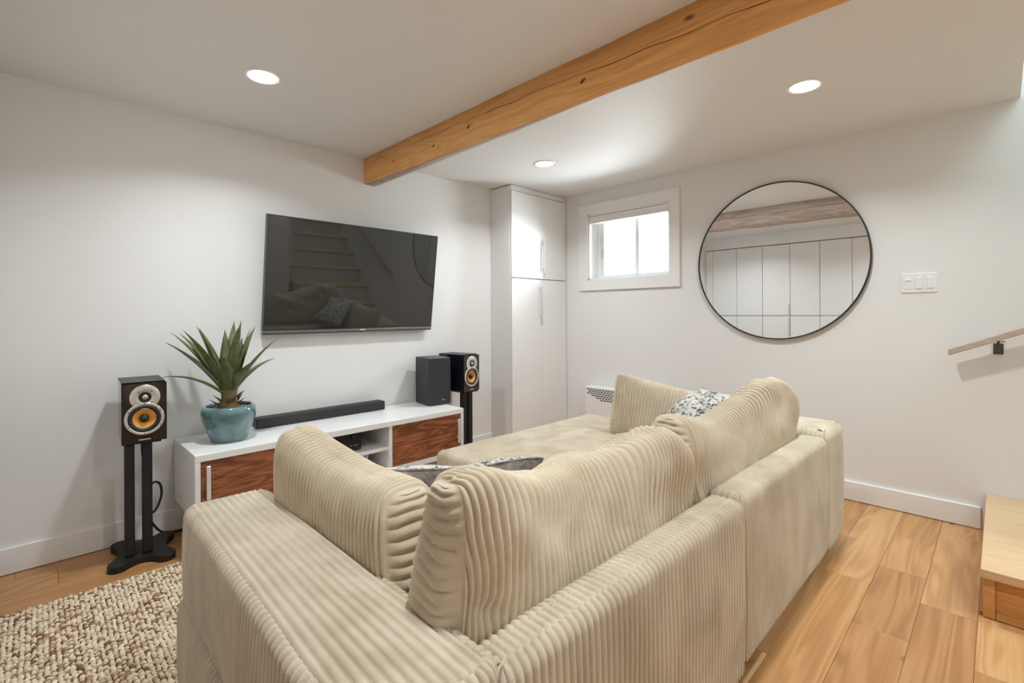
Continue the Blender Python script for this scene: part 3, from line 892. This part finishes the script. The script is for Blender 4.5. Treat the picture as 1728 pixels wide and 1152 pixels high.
def blade(name, base, tip, width, sag, mat, n=16, thick=.006):
    """channelled tapering leaf from base to tip; sag > 0 arches upward first"""
    base, tip = Vector(base), Vector(tip)
    dirv = (tip - base)
    mid = base + dirv * .5 + Vector((0, 0, sag))
    rows = []
    for i in range(n + 1):
        t = i / n
        p = base * (1 - t) ** 2 + mid * 2 * t * (1 - t) + tip * t * t
        tg = ((mid - base) * (1 - t) + (tip - mid) * t).normalized()
        side = tg.cross(Vector((0, 0, 1)))
        if side.length < .15: side = tg.cross(Vector((.3, 1, 0)))
        side.normalize()
        nn = side.cross(tg).normalized()
        prof = (.62 + .38 * math.sin(min(t / .35, 1) * math.pi / 2)) * max(1 - ((t - .3) / .7) ** 1.5 if t > .3 else 1, 0.0)
        w = width * max(prof, .02) / 2
        th = thick * max(1 - t, .1)
        ch = w * .32
        rows.append([p + side * w + nn * ch, p + side * w * .5 + nn * ch * .3, p, p - side * w * .5 + nn * ch * .3, p - side * w + nn * ch,
                     p - side * w * .5 + nn * (ch * .25 - th), p - nn * th * 1.3, p + side * w * .5 + nn * (ch * .25 - th)])
    P = np.array([[list(v) for v in r] for r in rows])
    return mesh_arrays(name, [(P, True)], mat, pl)
tips = [(271, 626, -.02), (291, 567, .02), (302, 568, .11), (299, 545, -.08), (308, 549, .10), (328, 539, -.03), (329, 552, .14), (358, 543, .12), (382, 543, -.10),
        (389, 547, .05), (414, 530, .03), (419, 531, .12), (420, 545, -.02), (444, 541, .05), (440, 565, .15), (453, 565, -.10), (466, 605, -.02), (400, 600, -.17), (345, 592, -.17)]
for (u, v, dy) in tips:
    dx, dz = (u - 386) * .00263 - dy * .25, (655 - v) * .0027
    L_ = math.hypot(math.hypot(dx, dy), dz)
    b = Vector((dx, dy, 0)); b = b.normalized() * .022 if b.length > 1e-4 else b
    low = dz < .12
    blade('leaf', (b.x, b.y, .245 if not low else .235), (dx, dy, .262 + dz), .066 if not low else .048,
          .02 + (.05 if low else .03 * min(1, abs(dx) / .2)), LEAF)
for k, (a, r, z, w) in enumerate([(.3, .07, .20, .03), (2.9, .085, .19, .03), (3.3, .075, .215, .032), (5.6, .08, .195, .03), (.1, .075, .222, .034), (4.4, .06, .2, .03), (4.9, .07, .21, .03)]):
    blade('dry_leaf', (.025 * math.cos(a), .025 * math.sin(a), z - .03), (r * math.cos(a), r * math.sin(a), z + .02), w, .0, DRYLEAF, n=6, thick=.004)

# ------------------------------------------------------------------ rug: chunky braided wool
def rug():
    x0, x1, y0, y1 = -.095, 1.33, .97, 2.56
    base = box('rug', (x0, y0, 0), (x1, y1, .006), plain('rug_backing', srgb(92, 66, 48), .95))
    tag(base, 'cream and brown chunky braided wool rug under the sofa', 'rug')
    px, py = .0145, .0108
    nx, ny = int((x1 - x0) / px), int((y1 - y0) / py)
    gx, gy = np.meshgrid(np.arange(nx), np.arange(ny), indexing='ij')
    cx = x0 + (gx + .5) * px + rng.uniform(-.0028, .0028, gx.shape)
    cy = y0 + (gy + .5 + .5 * (gx % 2)) * py + rng.uniform(-.0028, .0028, gx.shape)
    cx, cy = cx.ravel(), np.minimum(cy.ravel(), y1 - .004)
    n = len(cx)
    # one knot: a low dome of 3 rings x 7, leaning along y
    nr, ns = 3, 6
    tv_ = []
    for r in range(nr):
        a = r / nr * math.pi / 2
        for s in range(ns):
            b = 2 * math.pi * s / ns
            tv_.append((math.cos(a) * math.cos(b), math.cos(a) * math.sin(b), math.sin(a)))
    tv_.append((0, .15, 1))
    tv_ = np.array(tv_)
    f = []
    for r in range(nr - 1):
        for s in range(ns):
            a, b = r * ns + s, r * ns + (s + 1) % ns
            f += [(a, b, b + ns), (a, b + ns, a + ns)]
    for s in range(ns): f.append(((nr - 1) * ns + s, (nr - 1) * ns + (s + 1) % ns, nr * ns))
    f = np.array(f)
    th = np.where((gx.ravel() % 2) == 0, .62, -.62) + rng.uniform(-.45, .45, n)
    sx = .0093 * rng.uniform(.75, 1.2, n); sy = .0060 * rng.uniform(.8, 1.2, n); sz = .0085 * rng.uniform(.6, 1.25, n)
    lx, ly, lz = tv_[:, 0][None] * sx[:, None], tv_[:, 1][None] * sy[:, None], tv_[:, 2][None] * sz[:, None]
    c, s = np.cos(th)[:, None], np.sin(th)[:, None]
    V = np.stack([cx[:, None] + lx * c - ly * s, cy[:, None] + lx * s + ly * c, .0045 + lz], -1).reshape(-1, 3)
    F = (f[None] + (np.arange(n) * len(tv_))[:, None, None]).reshape(-1, 3).astype(np.int32)
    me = bpy.data.meshes.new('pile')
    me.vertices.add(len(V)); me.vertices.foreach_set('co', V.astype(np.float32).ravel())
    me.loops.add(F.size); me.loops.foreach_set('vertex_index', F.ravel())
    me.polygons.add(len(F))
    me.polygons.foreach_set('loop_start', np.arange(0, F.size, 3, dtype=np.int32))
    me.polygons.foreach_set('loop_total', np.full(len(F), 3, dtype=np.int32))
    me.update(calc_edges=True); me.validate()
    me.polygons.foreach_set('use_smooth', np.ones(len(me.polygons), dtype=bool))
    col = np.clip(.72 + .22 * rng.standard_normal(n) + .10 * vnoise(cx * 12, cy * 5, 3), 0, 1)
    col = np.where(rng.uniform(0, 1, n) < .13 + .10 * vnoise(cx * 20, cy * 6, 5), rng.uniform(0, .35, n), col)
    # yarn is darker-brown round the base ring of each knot
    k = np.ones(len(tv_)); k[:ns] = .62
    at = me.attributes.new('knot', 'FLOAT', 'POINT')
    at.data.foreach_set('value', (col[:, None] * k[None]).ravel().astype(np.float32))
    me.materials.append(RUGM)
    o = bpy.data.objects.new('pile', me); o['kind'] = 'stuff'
    link(o, base)
rug()

# ------------------------------------------------------------------ corduroy sofa
PITCH, AMP = .0188, .0102

def grid_normals(P, wrap=False):
    du = np.gradient(P, axis=0)
    if wrap:
        dv = (np.roll(P, -1, 1) - np.roll(P, 1, 1)) / 2
    else:
        dv = np.gradient(P, axis=1)
    n = np.cross(du, dv)
    return n / np.maximum(np.linalg.norm(n, axis=-1, keepdims=True), 1e-9)

def ribbed_block(name, lo, hi, parent, axis, r=.03, mat=None, crown=.0, pitch=PITCH, lean=0.0, seed=1, amp=AMP, skip_top=False, rc=.02):
    """upholstered block: a skirt of upright wales round the plan outline that rolls over the top edge,
    and a top panel whose wales run along the given axis ('x' or 'y')."""
    mat = mat or CORD
    (x0, y0, z0), (x1, y1, z1) = lo, hi
    rc = min(rc, (x1 - x0) / 3, (y1 - y0) / 3)
    # plan outline, counter-clockwise, rounded corners
    pts = []
    for cx_, cy_, a0 in ((x1 - rc, y0 + rc, -90), (x1 - rc, y1 - rc, 0), (x0 + rc, y1 - rc, 90), (x0 + rc, y0 + rc, 180)):
        for q in range(7):
            a = math.radians(a0 + q * 15)
            pts.append((cx_ + rc * math.cos(a), cy_ + rc * math.sin(a), math.cos(a), math.sin(a)))
    pts = np.array(pts + pts[:1])
    seg = np.hypot(*(np.diff(pts[:, :2], axis=0).T)); acc = np.concatenate([[0], np.cumsum(seg)])
    nr = round(acc[-1] / pitch)
    s = np.linspace(0, acc[-1], nr * 8 + 1)[:-1]
    ox, oy, nx, ny = [np.interp(s, acc, pts[:, k]) for k in range(4)]
    l_ = np.hypot(nx, ny); nx, ny = nx / l_, ny / l_
    ph = s / acc[-1] * nr
    A = rib(ph) - .8
    prof = [(z0, -.012)] + [(z0 + .006, 0)] + [(z0 + (z1 - r - z0) * t, .004 * math.sin(t * 3.1)) for t in np.linspace(.05, 1, 9)]
    prof += [(z1 - r + r * math.sin(a), -r * (1 - math.cos(a))) for a in np.radians([12, 24, 36, 48, 60, 72, 82])]
    prof += [(z1 - .003, -r * 1.02), (z1 - .012, -r - .008), (z1 - .016, -r - .03)]
    P = np.zeros((len(s), len(prof), 3))
    for j, (z, inn) in enumerate(prof):
        t = max(0, (z - (z1 - r)) / r)
        a = math.asin(min(t, 1)) if j < len(prof) - 3 else math.pi / 2
        A = (rib(ph) - .8) * (1 if j < len(prof) - 3 else .6 if j < len(prof) - 2 else 0)
        d = inn + amp * A * math.cos(a)
        wob = .0025 * vnoise(s * 7, np.full_like(s, z * 9 + seed), seed)
        P[:, j, 0] = ox + nx * (d + wob) + lean * 0
        P[:, j, 1] = oy + ny * (d + wob)
        P[:, j, 2] = z + amp * A * math.sin(a)
    P = np.concatenate([P, P[:1]], 0)
    grids = [(P, False)]
    if not skip_top:
        ins = r * .80
        tx0, tx1, ty0, ty1 = x0 + ins, x1 - ins, y0 + ins, y1 - ins
        la, lb = (tx1 - tx0, ty1 - ty0) if axis == 'y' else (ty1 - ty0, tx1 - tx0)
        na = max(2, round(la / pitch)); nb = max(14, int(lb / .04))
        a = np.linspace(0, 1, na * 8 + 1); b = np.linspace(0, 1, nb + 1)
        eb = np.array([0, .004, .012]) / lb          # tuck the ends
        b = np.unique(np.concatenate([b, eb, 1 - eb]))
        AA, BB = np.meshgrid(a, b, indexing='ij')
        da = np.minimum(AA, 1 - AA) * la; db = np.minimum(BB, 1 - BB) * lb
        edge = np.minimum(da, db)
        drop = -.010 * np.clip(1 - edge / .012, 0, 1) ** 2
        warp = .10 * vnoise(AA * la * 5, BB * lb * 3, seed + 3)
        z = z1 + .001 + drop + amp * (rib(AA * na + warp) - .8) + crown * (4 * AA * (1 - AA)) * (1 - (2 * BB - 1) ** 4)
        z += .0025 * vnoise(AA * la * 6 + 9, BB * lb * 6, seed + 7)
        if axis == 'y': X, Y = tx0 + AA * la, ty0 + BB * lb
        else: Y, X = ty0 + AA * la, tx0 + BB * lb
        T = np.stack([X, Y, z], -1)
        if axis == 'x': T = T[::-1]
        grids.append((T, False))
    o = mesh_arrays(name, grids, mat, parent)
    return o

sf = thing('sectional_sofa', 'large cream corduroy sectional sofa with a wide chaise', 'sofa', (0, 0, 0))
SEAT = .405
arm0 = ribbed_block('arm_base', (.251, .532, .035), (.512, 1.606, .333), sf, 'y', r=.03, seed=2, rc=.05)
for o_ in (ribbed_block('arm', (.266, .530, .325), (.512, 1.604, .572), sf, 'y', r=.022, crown=.006, seed=3, rc=.05), arm0):
    n_ = len(o_.data.vertices); c_ = np.empty(n_ * 3, np.float32); o_.data.vertices.foreach_get('co', c_); c_ = c_.reshape(-1, 3)
    c_[:, 0] += .024 * np.clip((.512 - c_[:, 0]) / .246, 0, 1.1) * np.clip((c_[:, 1] - .53) / 1.07, 0, 1)
    o_.data.vertices.foreach_set('co', c_.ravel()); o_.data.update()
ribbed_block('backrest', (.505, .536, .035), (1.498, .640, .545), sf, 'y', r=.030, seed=4)
ribbed_block('seat', (.512, .640, .040), (1.455, 1.60, SEAT), sf, 'y', r=.035, seed=5)
ribbed_block('chaise', (1.458, .640, .040), (2.765, 2.035, SEAT), sf, 'y', r=.035, crown=.004, seed=6)
ribbed_block('backrest', (1.502, .538, .050), (2.47, .648, .553), sf, 'y', r=.030, seed=7, amp=.0055)
ribbed_block('arm', (2.47, .534, .050), (2.765, 1.46, .578), sf, 'y', r=.045, crown=.012, seed=8, amp=.0045)
for (a_, b_) in ((.30, .58), (.30, 1.55), (1.44, .58), (1.54, .60), (2.70, .59), (2.70, 1.97), (1.52, 1.97), (1.40, 1.55)):
    zf_ = .012 if (a_ < 1.33 and b_ > .97) else 0
    box('foot', (a_ - .03, b_ - .02, zf_), (a_ + .03, b_ + .02, .055), BLACKP, sf)

# ------------------------------------------------------------------ cushions
def interp3(st, s, k):
    xs = np.array([q[0] for q in st]); vals = np.array([q[k] for q in st], float)
    if vals.ndim == 1: vals = vals[:, None]
    # monotone-ish cubic (Catmull-Rom on uneven stations)
    out = np.zeros((len(s), vals.shape[1]))
    m = np.gradient(vals, xs, axis=0) if len(xs) > 2 else np.repeat((vals[1:] - vals[:1]) / (xs[1] - xs[0]), 2, 0)
    i = np.clip(np.searchsorted(xs, s) - 1, 0, len(xs) - 2)
    h = (xs[i + 1] - xs[i])[:, None]; t = ((s - xs[i]) / (xs[i + 1] - xs[i]))[:, None]
    out = (2 * t ** 3 - 3 * t ** 2 + 1) * vals[i] + (t ** 3 - 2 * t ** 2 + t) * h * m[i] + (-2 * t ** 3 + 3 * t ** 2) * vals[i + 1] + (t ** 3 - t ** 2) * h * m[i + 1]
    return out

def box_cushion(name, label, st, length, group=None, height=.40, Mh=110, e=.5, taper=.25, seed=1, wr=.006, warp=.5, folds=(), mat=None, amp=.0115, pitch=.0195, endround=.03, cap_bulge=.02):
    """st: stations (s, bottom point, top point, thickness) from one gusset to the other."""
    mat = mat or CORD2
    nr = round(length / pitch)
    s = np.linspace(0, 1, nr * 9 + 1)
    B, T, th = interp3(st, s, 1), interp3(st, s, 2), interp3(st, s, 3)[:, 0]
    C, Hv = (B + T) / 2, T - B
    wv = np.gradient(C, s, axis=0)
    wv /= np.linalg.norm(wv, axis=1, keepdims=True)
    nv = np.cross(wv, Hv); nv /= np.linalg.norm(nv, axis=1, keepdims=True)
    hlen = np.linalg.norm(Hv, axis=1); hv = Hv / hlen[:, None]
    # half superellipse, resampled by arc length
    tt = np.linspace(-math.pi / 2, math.pi / 2, 600)
    cxx = np.sign(np.cos(tt)) * np.abs(np.cos(tt)) ** e * np.mean(th) / 2
    cyy = np.sign(np.sin(tt)) * np.abs(np.sin(tt)) ** e * np.mean(hlen) / 2
    ar = np.concatenate([[0], np.cumsum(np.hypot(np.diff(cxx), np.diff(cyy)))]); ar /= ar[-1]
    q = np.interp(np.linspace(0, 1, Mh + 1), ar, tt)
    ca = np.abs(np.cos(q)) ** e
    sa = np.sign(np.sin(q)) * np.abs(np.sin(q)) ** e
    ca[0] = ca[-1] = 0
    d_end = np.minimum(s, 1 - s) * length
    sc = 1 - .10 * np.clip(1 - d_end / endround, 0, 1) ** 2
    def ring(side):
        a = ca[None] * (th[:, None] / 2) * (1 - taper * sa[None]) * sc[:, None]
        b = sa[None] * (hlen[:, None] / 2) * (1 - .4 * (1 - sc[:, None]))
        return C[:, None] + nv[:, None] * (side * a)[..., None] + hv[:, None] * b[..., None]
    F, K = ring(1), ring(-1)
    P = np.concatenate([F, K[:, -2:0:-1]], 1)              # closed ring: front up, back down
    tpar = np.concatenate([np.linspace(0, 1, Mh + 1), np.linspace(1, 0, Mh + 1)[1:-1]])
    sidep = np.concatenate([np.ones(Mh + 1), -np.ones(Mh - 1)])
    SS, TT = np.meshgrid(s, tpar, indexing='ij')
    SD = np.broadcast_to(sidep[None], SS.shape)
    nrm = grid_normals(P, True)
    ctr = C[:, None]
    flip = np.sign(np.sum(nrm * (P - ctr), -1).mean())
    nrm = nrm * flip
    disp = wr * (.4 + TT) * vnoise(SS * length * 5, TT * 2.5 * height / .4 + SD * 7, seed) + wr * .5 * vnoise(SS * length * 12, TT * 6 + SD * 5, seed + 1)
    ph = SS * nr + warp * (.35 + 1.3 * TT ** 1.5) * vnoise(SS * length * 4, TT * 4 + SD * 3, seed + 2)
    for (sd, s0, t0, s1, t1, w, am) in folds:              # creases: line segments in (s, t) on one face
        dx, dy = (s1 - s0) * length, (t1 - t0) * height
        L2 = dx * dx + dy * dy
        px_, py_ = (SS - s0) * length, (TT - t0) * height
        k = np.clip((px_ * dx + py_ * dy) / L2, 0, 1)
        dist = np.hypot(px_ - k * dx, py_ - k * dy)
        g = np.exp(-(dist / w) ** 2) * (np.sign(SD) == sd if sd else 1) * np.sin(np.clip(k, .05, .95) * math.pi) ** .5
        disp = disp + 2.0 * am * g
        ph = ph + g * (am / .012) * np.sign(px_ * dy - py_ * dx) * .0
    fade = np.clip(d_end / .006, 0, 1)[:, None]
    P = P + nrm * (disp + amp * (rib(ph) - .6) * fade)[..., None]
    grids = [(P if flip > 0 else P[::-1], True)]
    # gussets: wales run across the thickness
    for end, sg in ((0, -1), (-1, 1)):
        Fe, Ke = P[end, :Mh + 1], np.concatenate([P[end, :1], P[end, :Mh:-1], P[end, Mh:Mh + 1]], 0)
        mcol = 14
        lam = np.linspace(0, 1, mcol + 1)
        G = Fe[:, None] * (1 - lam)[None, :, None] + Ke[:, None] * lam[None, :, None]
        ww = wv[end] * sg
        nh = round(height / pitch)
        tj = np.linspace(0, 1, Mh + 1)
        bul = (1 - (2 * lam - 1) ** 4)[None] * (1 - (2 * tj - 1) ** 6)[:, None]
        phc = tj[:, None] * nh + .35 * vnoise(tj[:, None] * 5 + 0 * lam[None], lam[None] * 3 + 0 * tj[:, None], seed + 9 + end)
        off = cap_bulge * bul + amp * 1.35 * (rib(phc) - .4) * np.clip(bul * 1.6, 0, 1) * (1 - (2 * tj[:, None] - 1) ** 4) + wr * 1.2 * vnoise(tj[:, None] * 4 + 0 * lam[None], lam[None] * 2 + 0 * tj[:, None], seed + 20) * bul
        G = G + ww[None, None] * off[..., None]
        grids.append((G if (sg * flip) > 0 else G[::-1], False))
    o = mesh_arrays(name, grids, mat)
    # make all faces point outward
    bm = bmesh.new(); bm.from_mesh(o.data)
    bmesh.ops.remove_doubles(bm, verts=bm.verts, dist=1e-5)
    bmesh.ops.recalc_face_normals(bm, faces=bm.faces)
    bm.to_mesh(o.data); bm.free()
    o.data.polygons.foreach_set('use_smooth', np.ones(len(o.data.polygons), dtype=bool))
    tag(o, label, 'cushion', group)
    return o

GC = 'loose corduroy back cushions on the sofa'
box_cushion('back_cushion', 'plump corduroy cushion leaning on the left sofa arm', [
    (0, (.590, .815, .400), (.573, .905, .728), .165), (.5, (.592, 1.15, .400), (.570, 1.19, .722), .17), (1, (.592, 1.485, .400), (.552, 1.475, .768), .165)],
    .66, GC, height=.37, seed=4, wr=.004, warp=.25, taper=.18)
box_cushion('back_cushion', 'slouched corduroy cushion nearest the camera against the sofa back', [
    (0, (.500, .722, .415), (.520, .690, .815), .150), (.12, (.60, .722, .412), (.60, .688, .820), .155), (.30, (.76, .722, .410), (.795, .755, .742), .170),
    (.55, (.99, .722, .410), (1.035, .772, .730), .175), (.80, (1.22, .722, .410), (1.235, .730, .750), .160), (.93, (1.345, .722, .425), (1.315, .692, .748), .145), (1, (1.415, .725, .49), (1.375, .685, .700), .13)],
    .92, GC, height=.42, seed=8, wr=.012, warp=1.7, taper=.16,
    folds=[(-1, .10, .80, .16, .96, .018, -.014), (-1, .28, .70, .40, .95, .02, -.012), (-1, .36, .62, .52, .92, .022, .010), (-1, .48, .68, .58, .97, .02, -.012),
           (-1, .62, .55, .72, .92, .025, .010), (-1, .72, .60, .80, .95, .02, -.012), (0, .05, .45, .12, .40, .02, -.008), (-1, .05, .30, .30, .22, .03, -.006)])
box_cushion('back_cushion', 'slouched corduroy cushion with a peaked corner against the far sofa back', [
    (0, (1.445, .735, .415), (1.405, .725, .772), .150), (.13, (1.57, .732, .412), (1.57, .752, .738), .165), (.34, (1.77, .73, .410), (1.80, .790, .695), .180),
    (.55, (1.97, .73, .410), (2.00, .768, .748), .175), (.74, (2.16, .73, .410), (2.165, .715, .818), .165), (.88, (2.30, .73, .412), (2.295, .695, .806), .15), (1, (2.43, .73, .42), (2.395, .690, .745), .13)],
    1.0, GC, height=.40, seed=15, wr=.011, warp=1.4, taper=.16,
    folds=[(-1, .14, .95, .50, .45, .03, -.012), (-1, .25, .98, .60, .50, .03, .008), (-1, .50, .80, .72, .55, .025, -.010), (-1, .68, .9, .86, .55, .025, -.008)])
box_cushion('back_cushion', 'corduroy cushion leaning on the far sofa arm over the chaise', [
    (0, (2.40, .80, .405), (2.430, .80, .700), .11), (.35, (2.395, 1.06, .402), (2.430, 1.06, .690), .14), (.7, (2.39, 1.33, .400), (2.435, 1.32, .710), .13), (1, (2.385, 1.590, .398), (2.440, 1.575, .745), .05)],
    .79, GC, height=.34, seed=22, wr=.004, warp=.3, taper=.3, e=.72, cap_bulge=.008)

def scatter_pillow(name, label, ctr, u, v, w, h, th, group, back, seed):
    """knife-edge pillow: printed front panel (+u x v side), plain back panel, stitched edge"""
    t = thing(name, label, 'pillow', ctr, group=group)
    u, v = Vector(u).normalized(), Vector(v)
    v = (v - u * v.dot(u)).normalized()
    nn = u.cross(v)
    n = 44
    a = np.linspace(-1, 1, n + 1)
    A, Bv = np.meshgrid(a, a, indexing='ij')
    px = A * (w / 2) * (1 - .07 * (1 - Bv ** 2)); py = Bv * (h / 2) * (1 - .07 * (1 - A ** 2))
    base = (np.clip(1 - np.abs(A) ** 2.6, 0, 1) * np.clip(1 - np.abs(Bv) ** 2.6, 0, 1)) ** .55
    wrk = 1 + .25 * vnoise(A * 3 + 5, Bv * 3 + 5, seed)
    bend = .02 * vnoise(A * 1.2 + 3, Bv * 1.2 + 2, seed + 1)
    U, Vv, Nn = np.array(u), np.array(v), np.array(nn)
    for side, nm, mt_ in ((1, 'front_panel', PRINT), (-1, 'back_panel', back)):
        d = side * (base * th / 2 * wrk + .0015) + bend
        P = U * px[..., None] + Vv * py[..., None] + Nn * d[..., None]
        mesh_arrays(nm, [(P if side > 0 else P[::-1], False)], mt_, t)
    per = [(i, 0) for i in range(n)] + [(n, i) for i in range(n)] + [(n - i, n) for i in range(n)] + [(0, n - i) for i in range(n)]
    pts_ = [Vector(U * px[i, j] + Vv * py[i, j] + Nn * bend[i, j]) for i, j in per]
    tube('edge_seam', pts_ + pts_[:1], .004, back, t, n=6)
    return t
GP = 'printed scatter pillows on the sofa'
scatter_pillow('scatter_pillow', 'grey velvet backed block print pillow behind the nearest back cushion', (.885, 1.165, .532), (-.44, .21, .045), (-.15, -.40, .90), .54, .31, .15, GP, GREYV, 3)
scatter_pillow('scatter_pillow', 'small pale block print pillow wedged behind the far peaked cushion', (2.245, 1.01, .597), (-.698, .415, -.584), (-.4526, -.8872, -.0894), .36, .34, .13, GP, GREYV, 9)
